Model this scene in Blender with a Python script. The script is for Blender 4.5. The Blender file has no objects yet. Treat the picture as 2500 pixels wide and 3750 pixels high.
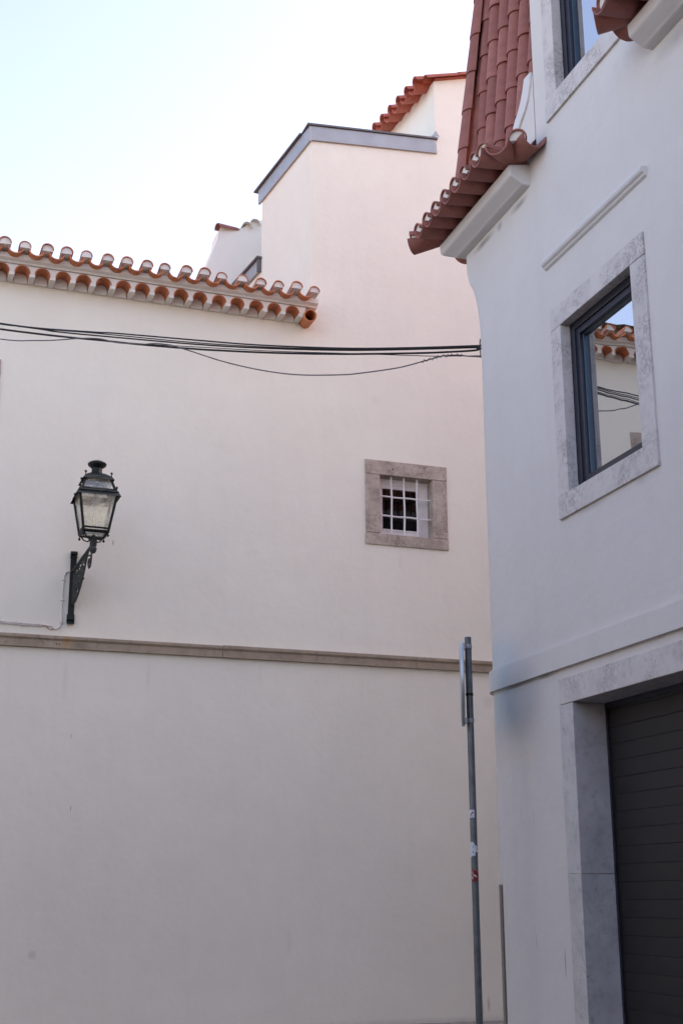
import bpy, math, random
from mathutils import Vector, Matrix
random.seed(7)
S = bpy.context.scene
COL = S.collection
R = math.radians

# ------------------------------------------------------------------ camera, sky, sun, exposure
PITCH, ROLL = 0.2807805, -0.0035581
fw = Vector((0, math.cos(PITCH), math.sin(PITCH)))
up = Vector((0, -math.sin(PITCH), math.cos(PITCH)))
rt = Vector((1, 0, 0))
c_, s_ = math.cos(ROLL), math.sin(ROLL)
cx_, cy_ = c_ * rt + s_ * up, -s_ * rt + c_ * up
cam_data = bpy.data.cameras.new('camera')
cam = bpy.data.objects.new('camera', cam_data)
COL.objects.link(cam)
mw = Matrix.Identity(4)
for i in range(3):
    mw[i][0], mw[i][1], mw[i][2] = cx_[i], cy_[i], -fw[i]
mw[2][3] = 1.6
cam.matrix_world = mw
cam_data.sensor_fit = 'VERTICAL'
cam_data.sensor_height = 36
cam_data.sensor_width = 24
cam_data.lens = 36 * 4852.7 / 3750
cam_data.clip_end = 2000
S.camera = cam

SUN_EL, SUN_AZ = R(24.0), R(64.0)          # azimuth measured from +Y towards +X
world = bpy.data.worlds.new('World')
S.world = world
world.use_nodes = True
wn = world.node_tree
bg = wn.nodes['Background']
sky = wn.nodes.new('ShaderNodeTexSky')
sky.sky_type = 'NISHITA'
sky.sun_disc = False
sky.sun_elevation = SUN_EL
sky.sun_rotation = SUN_AZ
sky.air_density = 1.0
sky.dust_density = 2.0
sky.ozone_density = 0.8
tint = wn.nodes.new('ShaderNodeMix'); tint.data_type = 'RGBA'; tint.blend_type = 'MULTIPLY'
tint.inputs[0].default_value = 1
tint.inputs[7].default_value = (1.165, .948, 0.915, 1)        # warm daylight balance of the photograph
wn.links.new(sky.outputs[0], tint.inputs[6])
wn.links.new(tint.outputs[2], bg.inputs[0])
bg.inputs[1].default_value = 0.1
sl = bpy.data.lights.new('sun', 'SUN')
sl.energy = 4.0
sl.angle = R(0.53)
sl.color = (1.0, 0.86, 0.70)
sun = bpy.data.objects.new('sun', sl)
COL.objects.link(sun)
sd = Vector((math.sin(SUN_AZ) * math.cos(SUN_EL), math.cos(SUN_AZ) * math.cos(SUN_EL), math.sin(SUN_EL)))
sun.rotation_euler = sd.to_track_quat('Z', 'Y').to_euler()
sun.location = (-20, 20, 30)
S.view_settings.view_transform = 'Standard'
S.view_settings.look = 'None'
S.view_settings.gamma = 1
S.view_settings.exposure = 2.57
S.view_settings.use_curve_mapping = False
S.render.engine = 'CYCLES'
S.cycles.max_bounces = 8
S.cycles.diffuse_bounces = 5

# ------------------------------------------------------------------ mesh helpers
class MB:
    def __init__(self):
        self.v, self.f, self.sm = [], [], []
    def add(self, vs, fs, smooth=False):
        o = len(self.v)
        self.v += [tuple(p) for p in vs]
        self.f += [tuple(o + i for i in f) for f in fs]
        self.sm += [smooth] * len(fs)
        return self
    def box(self, x0, x1, y0, y1, z0, z1):
        vs = [(x0,y0,z0),(x1,y0,z0),(x1,y1,z0),(x0,y1,z0),(x0,y0,z1),(x1,y0,z1),(x1,y1,z1),(x0,y1,z1)]
        return self.add(vs, [(0,3,2,1),(4,5,6,7),(0,1,5,4),(1,2,6,5),(2,3,7,6),(3,0,4,7)])
    def prism(self, poly, ax, a, b):
        """closed polygon in the two other axes (in order), extruded along axis ax (0,1,2) from a to b"""
        n = len(poly)
        def mk(p, t):
            q = list(p); q.insert(ax, t); return q
        vs = [mk(p, a) for p in poly] + [mk(p, b) for p in poly]
        fs = [tuple(range(n)), tuple(range(2*n-1, n-1, -1))]
        for i in range(n):
            j = (i+1) % n
            fs.append((i, i+n, j+n, j))
        return self.add(vs, fs)
    def frustum(self, z0, h0, z1, h1, cx=0, cy=0, cap=True):
        vs = []
        for z, h in ((z0, h0), (z1, h1)):
            vs += [(cx-h,cy-h,z),(cx+h,cy-h,z),(cx+h,cy+h,z),(cx-h,cy+h,z)]
        fs = [(0,1,5,4),(1,2,6,5),(2,3,7,6),(3,0,4,7)]
        if cap: fs += [(3,2,1,0),(4,5,6,7)]
        return self.add(vs, fs)
    def tube(self, pts, r, n=8, cap=True):
        pts = [Vector(p) for p in pts]
        m = len(pts)
        rs = r if isinstance(r, (list, tuple)) else [r]*m
        prev = None
        vs = []
        for i, p in enumerate(pts):
            d = (pts[min(i+1, m-1)] - pts[max(i-1, 0)]).normalized()
            if prev is None:
                a = d.cross(Vector((0,0,1)))
                if a.length < 1e-3: a = d.cross(Vector((0,1,0)))
            else:
                a = prev - d*prev.dot(d)
            a.normalize(); prev = a
            b = d.cross(a)
            for k in range(n):
                t = 2*math.pi*k/n
                vs.append(p + (a*math.cos(t) + b*math.sin(t))*rs[i])
        fs = []
        for i in range(m-1):
            for k in range(n):
                k2 = (k+1) % n
                fs.append((i*n+k, i*n+k2, (i+1)*n+k2, (i+1)*n+k))
        self.add(vs, fs, True)
        if cap:
            self.add(vs[:n], [tuple(range(n-1, -1, -1))])
            self.add(vs[-n:], [tuple(range(n))])
        return self
    def lathe(self, prof, n=20, c=(0,0,0)):
        vs = []
        for r, z in prof:
            for k in range(n):
                t = 2*math.pi*k/n
                vs.append((c[0]+r*math.cos(t), c[1]+r*math.sin(t), c[2]+z))
        fs = []
        for i in range(len(prof)-1):
            for k in range(n):
                k2 = (k+1) % n
                fs.append((i*n+k, i*n+k2, (i+1)*n+k2, (i+1)*n+k))
        return self.add(vs, fs, True)
    def ball(self, c, r, n=10):
        return self.lathe([(max(1e-4, r*math.sin(math.pi*i/6)), -r*math.cos(math.pi*i/6)) for i in range(7)], n, c)
    def sheet(self, x0, x1, z0, z1, holes=(), y=0.0):
        xs = sorted({x0, x1, *[h for q in holes for h in q[:2] if x0 < h < x1]})
        zs = sorted({z0, z1, *[h for q in holes for h in q[2:] if z0 < h < z1]})
        for a, b in zip(xs, xs[1:]):
            for c, d in zip(zs, zs[1:]):
                mx, mz = (a+b)/2, (c+d)/2
                if any(q[0] < mx < q[1] and q[2] < mz < q[3] for q in holes): continue
                self.add([(a,y,c),(b,y,c),(b,y,d),(a,y,d)], [(0,1,2,3)])
        return self
    def mesh(self, name, mat, sharp=40, recalc=False):
        me = bpy.data.meshes.new(name)
        me.from_pydata(self.v, [], self.f)
        me.polygons.foreach_set('use_smooth', self.sm)
        if recalc:
            import bmesh
            bm = bmesh.new(); bm.from_mesh(me)
            bmesh.ops.remove_doubles(bm, verts=bm.verts, dist=1e-5)
            bmesh.ops.recalc_face_normals(bm, faces=bm.faces)
            bm.to_mesh(me); bm.free()
        if any(self.sm): me.set_sharp_from_angle(angle=R(sharp))
        if mat: me.materials.append(mat)
        me.update()
        return me
    def build(self, name, mat, parent=None, bevel=0, recalc=False, **kw):
        return link(name, self.mesh(name, mat, recalc=recalc), parent, bevel=bevel, **kw)

def link(name, me, parent=None, m=None, bevel=0, **kw):
    o = bpy.data.objects.new(name, me)
    COL.objects.link(o)
    if parent is not None: o.parent = parent
    if m is not None: o.matrix_local = m
    if bevel:
        b = o.modifiers.new('edge', 'BEVEL'); b.width = bevel; b.segments = 2; b.limit_method = 'ANGLE'
    for k, v in kw.items(): o[k] = v
    return o

def thing(name, label, cat, m, group=None):
    o = bpy.data.objects.new(name, None)
    o.empty_display_size = 0.2
    COL.objects.link(o)
    o.matrix_world = m
    o['label'] = label; o['category'] = cat
    if group: o['group'] = group
    return o

def tag(o, label, cat, group=None):
    o['label'] = label; o['category'] = cat
    if group: o['group'] = group
    return o

def axes(loc, x, y, z):
    m = Matrix.Identity(4)
    for i in range(3):
        m[i][0], m[i][1], m[i][2], m[i][3] = x[i], y[i], z[i], loc[i]
    return m

# ------------------------------------------------------------------ materials
class NT:
    def __init__(self, name):
        self.m = bpy.data.materials.new(name); self.m.use_nodes = True
        self.t = self.m.node_tree
        self.b = self.t.nodes['Principled BSDF']
        self.out = self.t.nodes['Material Output']
        self.co = self.n('ShaderNodeTexCoord').outputs['Object']
    def n(self, typ, **kw):
        nd = self.t.nodes.new(typ)
        for k, v in kw.items(): setattr(nd, k, v)
        return nd
    def L(self, a, b): self.t.links.new(a, b)
    def noise(self, scale, detail=4, rough=.55, vec=None, dist=0, stretch=None):
        nd = self.n('ShaderNodeTexNoise')
        nd.inputs['Scale'].default_value = scale; nd.inputs['Detail'].default_value = detail
        nd.inputs['Roughness'].default_value = rough; nd.inputs['Distortion'].default_value = dist
        v = vec or self.co
        if stretch:
            mp = self.n('ShaderNodeMapping'); mp.inputs['Scale'].default_value = stretch
            self.L(v, mp.inputs[0]); v = mp.outputs[0]
        self.L(v, nd.inputs['Vector'])
        return nd.outputs['Fac']
    def rng(self, x, a, b, lo=0, hi=1):
        nd = self.n('ShaderNodeMapRange'); nd.clamp = True
        for k, v in zip(('From Min','From Max','To Min','To Max'), (a, b, lo, hi)): nd.inputs[k].default_value = v
        self.L(x, nd.inputs['Value']); return nd.outputs[0]
    def math(self, op, a, b):
        nd = self.n('ShaderNodeMath', operation=op)
        for i, q in enumerate((a, b)):
            if isinstance(q, (int, float)): nd.inputs[i].default_value = q
            else: self.L(q, nd.inputs[i])
        return nd.outputs[0]
    def mix(self, fac, a, b, blend='MIX'):
        nd = self.n('ShaderNodeMix', data_type='RGBA', blend_type=blend)
        if isinstance(fac, (int, float)): nd.inputs[0].default_value = fac
        else: self.L(fac, nd.inputs[0])
        for i, q in ((6, a), (7, b)):
            if isinstance(q, tuple): nd.inputs[i].default_value = (*q, 1)
            else: self.L(q, nd.inputs[i])
        return nd.outputs[2]
    def ell(self, x, z, rx, rz, soft=.5):
        """1 inside an ellipse in local x/z, fading outwards"""
        nd = self.n('ShaderNodeMapping'); nd.vector_type = 'POINT'
        nd.inputs['Scale'].default_value = (1/rx, 0, 1/rz)
        nd.inputs['Location'].default_value = (-x/rx, 0, -z/rz)
        self.L(self.co, nd.inputs[0])
        ln = self.n('ShaderNodeVectorMath', operation='LENGTH'); self.L(nd.outputs[0], ln.inputs[0])
        return self.rng(ln.outputs['Value'], 1-soft, 1, 1, 0)
    def bump(self, hs):
        prev = None
        for h, st, d in hs:
            nd = self.n('ShaderNodeBump'); nd.inputs['Strength'].default_value = st; nd.inputs['Distance'].default_value = d
            self.L(h, nd.inputs['Height'])
            if prev: self.L(prev, nd.inputs['Normal'])
            prev = nd.outputs[0]
        self.L(prev, self.b.inputs['Normal'])
    def done(self, col=None, rough=.8, spec=.3, metal=0):
        if col is not None:
            if isinstance(col, tuple): self.b.inputs['Base Color'].default_value = (*col, 1)
            else: self.L(col, self.b.inputs['Base Color'])
        if isinstance(rough, (int, float)): self.b.inputs['Roughness'].default_value = rough
        else: self.L(rough, self.b.inputs['Roughness'])
        self.b.inputs['Specular IOR Level'].default_value = spec
        self.b.inputs['Metallic'].default_value = metal
        return self.m

def plaster(name, a, b, stains=(), fine=70, bumpk=1.0, streak=.04):
    t = NT(name)
    col = t.mix(t.rng(t.noise(.55, 3), .35, .65), a, b)
    col = t.mix(t.rng(t.noise(3.5, 6, .65), .3, .75, 0, .16), col, tuple(v*.76 for v in a))
    col = t.mix(t.rng(t.noise(.9, 5, .6, dist=.8), .5, .7, 0, .10), col, (a[0]*.8, a[1]*.82, a[2]*.88))
    st = t.rng(t.noise(1.0, 4, .6, stretch=(5, 5, .25)), .52, .78, 0, streak)
    col = t.mix(st, col, (a[0]*.45, a[1]*.44, a[2]*.42))
    spk = t.math('MULTIPLY', t.rng(t.noise(38, 2), .735, .76), t.rng(t.noise(2.3, 2), .5, .6))
    col = t.mix(t.math('MULTIPLY', spk, .35), col, (.25, .21, .19))
    wob = t.noise(9, 4)
    for x, z, rx, rz, k, c, soft in stains:
        e = t.ell(x, z, rx, rz, soft)
        e = t.math('MULTIPLY', e, t.rng(wob, .25, .6, .55, 1.0))
        col = t.mix(t.math('MULTIPLY', e, k), col, c)
    t.bump([(t.noise(1.6, 3), .25*bumpk, .05), (t.noise(14, 4), .16*bumpk, .012), (t.noise(fine, 3), .30*bumpk, .004)])
    return t.done(col, .9, .15)

def stone(name, a, b, dark, vein=.5, pits=.7, scale=1.0, bump=.5, stains=()):
    t = NT(name)
    oi = t.n('ShaderNodeObjectInfo')
    off = t.n('ShaderNodeVectorMath', operation='ADD'); t.L(t.co, off.inputs[0])
    cmb = t.n('ShaderNodeCombineXYZ')
    for i in range(3): t.L(t.math('MULTIPLY', oi.outputs['Random'], 13.0 + 5*i), cmb.inputs[i])
    t.L(cmb.outputs[0], off.inputs[1])
    v = off.outputs[0]
    col = t.mix(t.rng(t.noise(4*scale, 6, .65, v), .35, .68), a, b)
    col = t.mix(t.rng(oi.outputs['Random'], 0, 1, 0, .18), col, tuple(q*.75 for q in a))
    n2 = t.noise(13*scale, 8, .72, v, .45)
    vv = t.math('ABSOLUTE', t.math('SUBTRACT', n2, .5), 0)
    gate = t.rng(t.noise(3.2*scale, 3, .5, v), .45, .62)
    vm = t.math('MULTIPLY', t.rng(vv, .004, .03, 1, 0), gate)
    col = t.mix(t.math('MULTIPLY', vm, vein), col, dark)
    blot = t.rng(t.noise(16*scale, 6, .65, v), .55, .72)
    col = t.mix(t.math('MULTIPLY', blot, .5), col, tuple(q*.6 for q in b))
    vo = t.n('ShaderNodeTexVoronoi'); vo.inputs['Scale'].default_value = 26*scale; t.L(v, vo.inputs['Vector'])
    pit = t.math('MULTIPLY', t.rng(vo.outputs['Distance'], .10, .2, 1, 0), t.rng(t.noise(7*scale, 2, .5, v), .58, .66))
    col = t.mix(t.math('MULTIPLY', pit, pits), col, dark)
    for x, z, rx, rz, k, c, soft in stains: col = t.mix(t.math('MULTIPLY', t.ell(x, z, rx, rz, soft), k), col, c)
    h = t.math('SUBTRACT', t.noise(30*scale, 6, .65, v), t.math('ADD', t.math('MULTIPLY', pit, 1.2), t.math('MULTIPLY', vm, .5)))
    t.bump([(h, bump, .006)])
    return t.done(col, .72, .3)

def terracotta(name, a, b, dark):
    t = NT(name)
    oi = t.n('ShaderNodeObjectInfo')
    col = t.mix(t.rng(oi.outputs['Random'], 0, 1), a, b)
    r2 = t.math('FRACT', t.math('MULTIPLY', oi.outputs['Random'], 7.31), 0)
    col = t.mix(t.rng(r2, .55, 1, 0, .45), col, tuple(min(1, q*1.25 + .02) for q in a))
    col = t.mix(t.rng(t.noise(9, 5, .6), .45, .75, 0, .6), col, dark)
    col = t.mix(t.rng(t.noise(45, 3), .62, .7, 0, .25), col, tuple(min(1, q*1.6) for q in a))
    t.bump([(t.noise(60, 4), .25, .004)])
    return t.done(col, .68, .35)

def plain(name, col, rough=.6, spec=.4, metal=0, var=.25, scale=8, bump=.1):
    t = NT(name)
    c = t.mix(t.rng(t.noise(scale, 5, .6), .35, .7), col, tuple(q*(1-var) for q in col))
    if bump: t.bump([(t.noise(scale*6, 3), bump, .003)])
    return t.done(c, rough, spec, metal)

M = {}
GREY = (.30, .29, .28)
M['wall_cream'] = plaster('cream_plaster', (.872, .845, .728), (.838, .807, .693), stains=[
    (-5.384, .923, .062, .062, .35, (.36, .35, .35), .5), (.697, 4.169, .11, .11, .25, (.5, .47, .46), .6),
    (1.10, .22, .07, .05, .6, (.25, .22, .2), .8), (.80, .17, .05, .16, .45, (.3, .27, .25), .8), (.45, .16, .03, .13, .5, (.3, .27, .25), .8), (.55, .2, .03, .12, .5, (.3, .27, .25), .8),
    (0.2, .0, 3.2, .08, .35, (.30, .28, .26), .9), (-5, .0, 3.2, .08, .3, (.30, .28, .26), .9),
    (-4.65, 6.02, .012, .05, .7, (.2, .18, .17), .6), (-5.02, 2.62, .010, .045, .6, (.2, .18, .17), .6), (-5.06, 3.5, .008, .03, .6, (.2, .18, .17), .6),
    (-.95, 8.47, .12, .10, .13, (.5, .47, .46), .8), (-2.75, 6.05, .14, .05, .13, (.5, .47, .46), .8), (-2.2, 1.0, .05, .22, .12, (.4, .37, .36), .9),
    (-2.05, 9.1, .5, .35, .10, (.55, .54, .56), .9),
    (-4.12, 4.30, .035, .26, .13, (.42, .38, .34), .95), (-2.63, 4.38, .03, .2, .12, (.42, .38, .34), .95), (-1.2, 4.25, .04, .32, .10, (.42, .38, .34), .95), (-5.17, 4.2, .05, .36, .16, (.45, .36, .27), .95), (-.6, 6.12, .05, .18, .12, (.42, .38, .34), .95), (-3.7, 1.9, .5, .3, .06, (.5, .47, .44), .9), (-1.2, 2.6, .35, .5, .05, (.5, .48, .46), .9)])
M['wall_white'] = plaster('white_plaster', (.66, .645, .62), (.63, .615, .59), fine=55, bumpk=1.3, streak=.05, stains=[
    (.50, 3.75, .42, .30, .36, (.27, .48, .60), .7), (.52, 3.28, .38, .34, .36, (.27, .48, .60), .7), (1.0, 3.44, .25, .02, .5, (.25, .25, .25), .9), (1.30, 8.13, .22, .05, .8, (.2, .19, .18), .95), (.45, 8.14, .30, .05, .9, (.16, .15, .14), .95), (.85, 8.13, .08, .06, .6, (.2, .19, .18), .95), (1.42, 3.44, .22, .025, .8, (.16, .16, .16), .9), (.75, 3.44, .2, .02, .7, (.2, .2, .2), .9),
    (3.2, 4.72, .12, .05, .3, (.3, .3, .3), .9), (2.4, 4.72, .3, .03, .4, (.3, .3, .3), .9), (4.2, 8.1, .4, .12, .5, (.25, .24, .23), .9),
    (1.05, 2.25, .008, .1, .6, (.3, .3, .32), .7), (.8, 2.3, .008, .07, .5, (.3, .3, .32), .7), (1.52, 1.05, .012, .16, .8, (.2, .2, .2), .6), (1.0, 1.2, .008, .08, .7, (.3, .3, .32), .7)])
M['wall_far'] = plaster('far_plaster', (.87, .86, .81), (.84, .83, .78), fine=50)
M['wall_ochre'] = plaster('ochre_plaster', (.66, .53, .41), (.62, .49, .38))
M['wall_grey'] = plaster('grey_plaster', (.20, .20, .205), (.18, .18, .185))
M['trim_white'] = plaster('trim_plaster', (.69, .69, .69), (.64, .64, .64), fine=60)
M['mortar'] = plaster('mortar', (.80, .76, .70), (.72, .68, .62), fine=60, bumpk=1.5)
M['stone_a'] = stone('weathered_limestone', (.55, .475, .40), (.35, .29, .24), (.11, .085, .07), vein=.7, pits=.95, stains=[(-.704, 7.44, .016, .016, .95, (.02,.018,.016), .4), (-.755, 7.413, .014, .013, .8, (.03,.025,.022), .5), (-.15, 7.455, .009, .009, .9, (.02,.018,.016), .4), (-.34, 7.40, .011, .011, .6, (.06,.05,.045), .5), (-1.08, 7.36, .05, .02, .5, (.2,.15,.12), .8), (-1.09, 6.55, .03, .05, .5, (.22,.16,.12), .8), (-.04, 6.60, .06, .10, .4, (.24,.18,.14), .8)])
M['stone_b'] = stone('dressed_limestone', (.63, .605, .59), (.54, .515, .50), (.20, .18, .18), vein=.85, pits=.7, bump=.3)
M['stone_j'] = stone('jamb_limestone', (.58, .575, .57), (.45, .455, .455), (.20, .185, .185), vein=.30, pits=.55, bump=.3, scale=.8)
M['stone_band'] = stone('band_sandstone', (.43, .355, .265), (.34, .275, .205), (.15, .115, .09), vein=.25, pits=.5, stains=[(-5.19, 4.67, .07, .10, .75, (.42,.24,.10), .8), (-5.13, 4.67, .03, .10, .6, (.46,.33,.16), .8), (-5.02, 4.63, .16, .07, .6, (.20,.155,.12), .9), (-5.31, 4.635, .011, .011, .95, (.03,.025,.02), .4), (-5.275, 4.632, .011, .011, .95, (.03,.025,.02), .4)])
M['tile_a'] = terracotta('orange_terracotta', (.56, .20, .085), (.42, .14, .06), (.26, .10, .055))
M['tile_b'] = terracotta('brown_red_terracotta', (.31, .118, .092), (.25, .094, .075), (.17, .07, .058))
M['tile_c'] = terracotta('red_terracotta', (.42, .12, .075), (.36, .10, .06), (.20, .07, .05))
M['zinc'] = plain('zinc_sheet', (.40, .415, .42), .5, .5, .45, .15, 3, .05)
M['zinc_dark'] = plain('dark_zinc_edge', (.16, .16, .16), .6, .4, .3)
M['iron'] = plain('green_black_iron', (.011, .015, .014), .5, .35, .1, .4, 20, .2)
M['iron_lit'] = plain('lit_iron', (.045, .052, .049), .6, .4, .1, .4, 30, .3)  # paler copy of the iron, with light put into its colour
M['galv'] = plain('galvanised_steel', (.135, .15, .155), .5, .5, .5, .35, 14, .15)
M['clamp'] = plain('clamp_steel', (.36, .38, .40), .4, .5, .7)
M['sign'] = plain('sign_aluminium', (.50, .56, .60), .38, .5, .6, .1)
M['black'] = plain('black_cable', (.012, .012, .013), .55, .4, 0, .2, 30, 0)
M['grey_cable'] = plain('grey_cable', (.16, .155, .155), .6, .3, 0, .4, 12, 0)
M['pipe'] = plain('painted_conduit', (.72, .67, .65), .6, .3, 0, .15, 12, .1)
M['tan'] = plain('tan_cable', (.52, .36, .28), .6, .3)
M['white_paint'] = plain('white_paint', (.80, .79, .78), .45, .4, 0, .12, 10, .15)
M['frame'] = plain('dark_window_frame', (.030, .032, .048), .35, .5, .2, .2, 6, .03)
M['bead'] = plain('glazing_bead', (.05, .08, .115), .3, .5, .3, .1)
M['door'] = plain('garage_door_paint', (.0145, .0132, .0135), .50, .4, 0, .18, 5, .12)
M['dark'] = plain('dark_room', (.015, .015, .016), .9, .1)
M['inside'] = plain('shaded_clay', (.10, .045, .03), .9, .1)  # darkened clay, shade of the spout's mouth put into the colour
M['road'] = plain('cobbled_road', (.075, .072, .07), .85, .2, 0, .3, 6, .6)
M['walk'] = plain('limestone_pavement', (.33, .30, .26), .85, .2, 0, .25, 9, .6)
M['kerb'] = plain('kerb_stone', (.30, .29, .27), .8, .2)
M['roof_sheet'] = M['tile_c']
M['old_roof'] = plain('weathered_roof', (.16, .12, .10), .9, .2)
M['plinth'] = plain('grey_plinth_stone', (.27, .235, .205), .8, .2, 0, .3, 12, .4)
M['sticker_white'] = plain('sticker_paper', (.62, .68, .74), .6, .3, 0, .08, 30, 0)
M['sticker_red'] = plain('sticker_red', (.20, .018, .022), .5, .3, 0, .2, 40, 0)
M['sticker_mark'] = plain('sticker_mark', (.30, .03, .08), .6, .3, 0, .2, 40, 0)
M['sticker_print'] = plain('sticker_print', (.55, .50, .50), .6, .3, 0, .1, 40, 0)

def glass(name, refl, tint, rough=.0, rcol=(.9,.93,.95)):
    t = NT(name)
    for nd in (t.b,): t.t.nodes.remove(nd)
    g = t.n('ShaderNodeBsdfGlossy'); g.inputs['Roughness'].default_value = rough; g.inputs['Color'].default_value = (*rcol, 1)
    tr = t.n('ShaderNodeBsdfTransparent'); tr.inputs['Color'].default_value = (*tint, 1)
    mx = t.n('ShaderNodeMixShader')
    bp = t.n('ShaderNodeBump'); bp.inputs['Strength'].default_value = .05; bp.inputs['Distance'].default_value = .02
    t.L(t.noise(1.7, 2), bp.inputs['Height']); t.L(bp.outputs[0], g.inputs['Normal'])
    lw = t.n('ShaderNodeLayerWeight'); lw.inputs['Blend'].default_value = .5
    t.L(t.rng(lw.outputs['Facing'], 0, 1, refl[0], refl[1]), mx.inputs[0])
    t.L(tr.outputs[0], mx.inputs[1]); t.L(g.outputs[0], mx.inputs[2]); t.L(mx.outputs[0], t.out.inputs[0])
    return t.m
M['glass'] = glass('coated_glass', (.35, .95), (.30, .33, .36), rcol=(.82, .84, .86))
M['glass_dark'] = glass('small_pane_glass', (.015, .12), (.35, .36, .38))
def milky():
    t = NT('dusty_lantern_glass')
    t.t.nodes.remove(t.b)
    d = t.n('ShaderNodeBsdfTranslucent'); d2 = t.n('ShaderNodeBsdfDiffuse')
    for q in (d, d2): q.inputs['Color'].default_value = (.90, .90, .83, 1)
    tr = t.n('ShaderNodeBsdfTransparent'); tr.inputs['Color'].default_value = (.975, .98, .965, 1)
    a = t.n('ShaderNodeMixShader'); a.inputs[0].default_value = .5
    t.L(d.outputs[0], a.inputs[1]); t.L(d2.outputs[0], a.inputs[2])
    b = t.n('ShaderNodeMixShader')
    t.L(t.rng(t.noise(9, 6, .7), .38, .78, .14, .52), b.inputs[0])
    t.L(tr.outputs[0], b.inputs[1]); t.L(a.outputs[0], b.inputs[2])
    g = t.n('ShaderNodeBsdfGlossy'); g.inputs['Roughness'].default_value = .15
    e = t.n('ShaderNodeMixShader'); e.inputs[0].default_value = .06
    t.L(b.outputs[0], e.inputs[1]); t.L(g.outputs[0], e.inputs[2]); t.L(e.outputs[0], t.out.inputs[0])
    return t.m
M['milky'] = milky()

# ------------------------------------------------------------------ frames of the two facades
AA = 0.348657                                   # facade of the rear house, x along it, y into it
FA = Matrix.Translation((1.39098, 18.32129, 0)) @ Matrix.Rotation(AA, 4, 'Z')
BB = 0.318289
FB = Matrix.Translation((1.35343, 12.96690, 0)) @ Matrix.Rotation(BB - math.pi/2, 4, 'Z')
def at(F, x, y, z): return F @ Matrix.Translation((x, y, z))
def wpt(F, x, y, z): return F @ Vector((x, y, z))

# ------------------------------------------------------------------ ground
o = MB().box(-300, 300, -300, 300, -.5, -.13).build('street', M['road']); o['kind'] = 'structure'
m = MB().box(-40, 12, -1.3, -.0, -.4, 0)
o = link('pavement', m.mesh('pavement', M['walk']), None, FA, bevel=.01); o['kind'] = 'structure'
m = MB()
for i in range(44): m.box(-40+1.18*i, -40+1.18*i+1.17, -1.46, -1.305, -.4, .003)
o = link('kerb', m.mesh('kerb', M['kerb']), None, FA, bevel=.012); o['kind'] = 'structure'
m = MB().box(-1.0, 40, -1.1, .0, -.4, -.004).box(-1.0, -.004, .0, 4, -.4, -.004)
o = link('pavement', m.mesh('pavement', M['walk']), None, FB); o['kind'] = 'structure'

# ------------------------------------------------------------------ tile meshes
def half_tile(r0, r1, L, th, upper, n=10, span=180):
    """half pipe along -y from y=0 (radius r0) to y=-L (radius r1); upper = arch, else trough"""
    b = MB(); vs = []
    a0 = math.radians(90 - span/2)
    for y, r in ((0, r0), (-L, r1)):
        for rr in (r, r-th):
            for k in range(n+1):
                t = a0 + (math.pi - 2*a0)*k/n
                z = math.sin(t)*rr
                vs.append((math.cos(t)*rr, y, z if upper else -z))
    s = n+1
    fs = []
    for k in range(n):
        fs += [(k, k+1, 2*s+k+1, 2*s+k), (s+k+1, s+k, 3*s+k, 3*s+k+1),
               (2*s+k, 2*s+k+1, 3*s+k+1, 3*s+k), (k+1, k, s+k, s+k+1)]
    fs += [(0, 2*s, 3*s, s), (n, s+n, 3*s+n, 2*s+n)]
    b.add(vs, fs, True)
    return b
def tile(name, mat, *a, **k): return half_tile(*a, **k).mesh(name, mat, 50, recalc=True)
def half_disc(name, mat, r, y0, y1, upper, n=10, flat=0.0):
    poly = [(math.cos(math.pi*k/n)*r, (1 if upper else -1)*math.sin(math.pi*k/n)*r) for k in range(n+1)]
    if flat: poly = [(poly[0][0], -flat)] + poly + [(poly[-1][0], -flat)]
    return MB().prism(poly, 1, y0, y1).mesh(name, mat, recalc=True)
def jit(a): return random.uniform(-a, a)

# ================================================================== REAR HOUSE
house_a = thing('rear_house', 'cream plastered house across the street with double tiled eave, zinc parapet and small barred window', 'house', FA)
WIN = (-.905, -.093, 6.48, 7.345)
LW = (-7.25, -6.42, 7.05, 8.17)
e_ = .012
wb = MB()
wb.sheet(-18, 4.5, -.1, 9.75, [(WIN[0]-e_, WIN[1]+e_, WIN[2]-e_, WIN[3]+e_), (LW[0]-e_, LW[1]+e_, LW[2]-e_, LW[3]+e_)])
XT, XM = -1.95, .106
dl = R(5.6)
SD = Vector((-math.sin(dl), math.cos(dl), 0))    # direction in which the side wall runs back
def side(t, z): return (XT + SD.x*t, SD.y*t, z)
wb.add([(XT,0,9.75),(XM,0,9.75),(XM,0,12.93),(XT,0,12.74)], [(0,1,2,3)])
wb.add([(XM,0,9.75),(4.5,0,9.75),(4.5,0,15.42),(XM,0,14.02)], [(0,1,2,3)])
wb.add([side(1.93,9.0), side(0,9.0), side(0,12.74), side(1.93,12.70)], [(0,1,2,3)])
bk = side(1.93, 0)
wb.add([(4.5,bk[1],9), (bk[0],bk[1],9), (bk[0],bk[1],12.70), (XM,bk[1],12.9), (4.5,bk[1],12.9)], [(0,1,2,3,4)])
wb.add([side(0,12.74), (XM,0,12.93), (XM,bk[1],12.9), side(1.93,12.70)], [(0,1,2,3)])
dt = R(3.4)
TD = Vector((-math.sin(dt), math.cos(dt), 0))
tw = lambda t, z: (XM + TD.x*t, TD.y*t, z)
wb.add([tw(4.2,12.6), tw(0,12.6), tw(0,14.02), tw(4.2,14.06)], [(0,1,2,3)])
wb.add([(4.5,4.2,12.5), tw(4.2,12.5), tw(4.2,14.06), (4.5,4.2,15.4)], [(0,1,2,3)])
wb.add([tw(0,14.02), (4.5,0,15.42), (4.5,4.2,15.42), tw(4.2,14.06)], [(0,1,2,3)])
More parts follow.
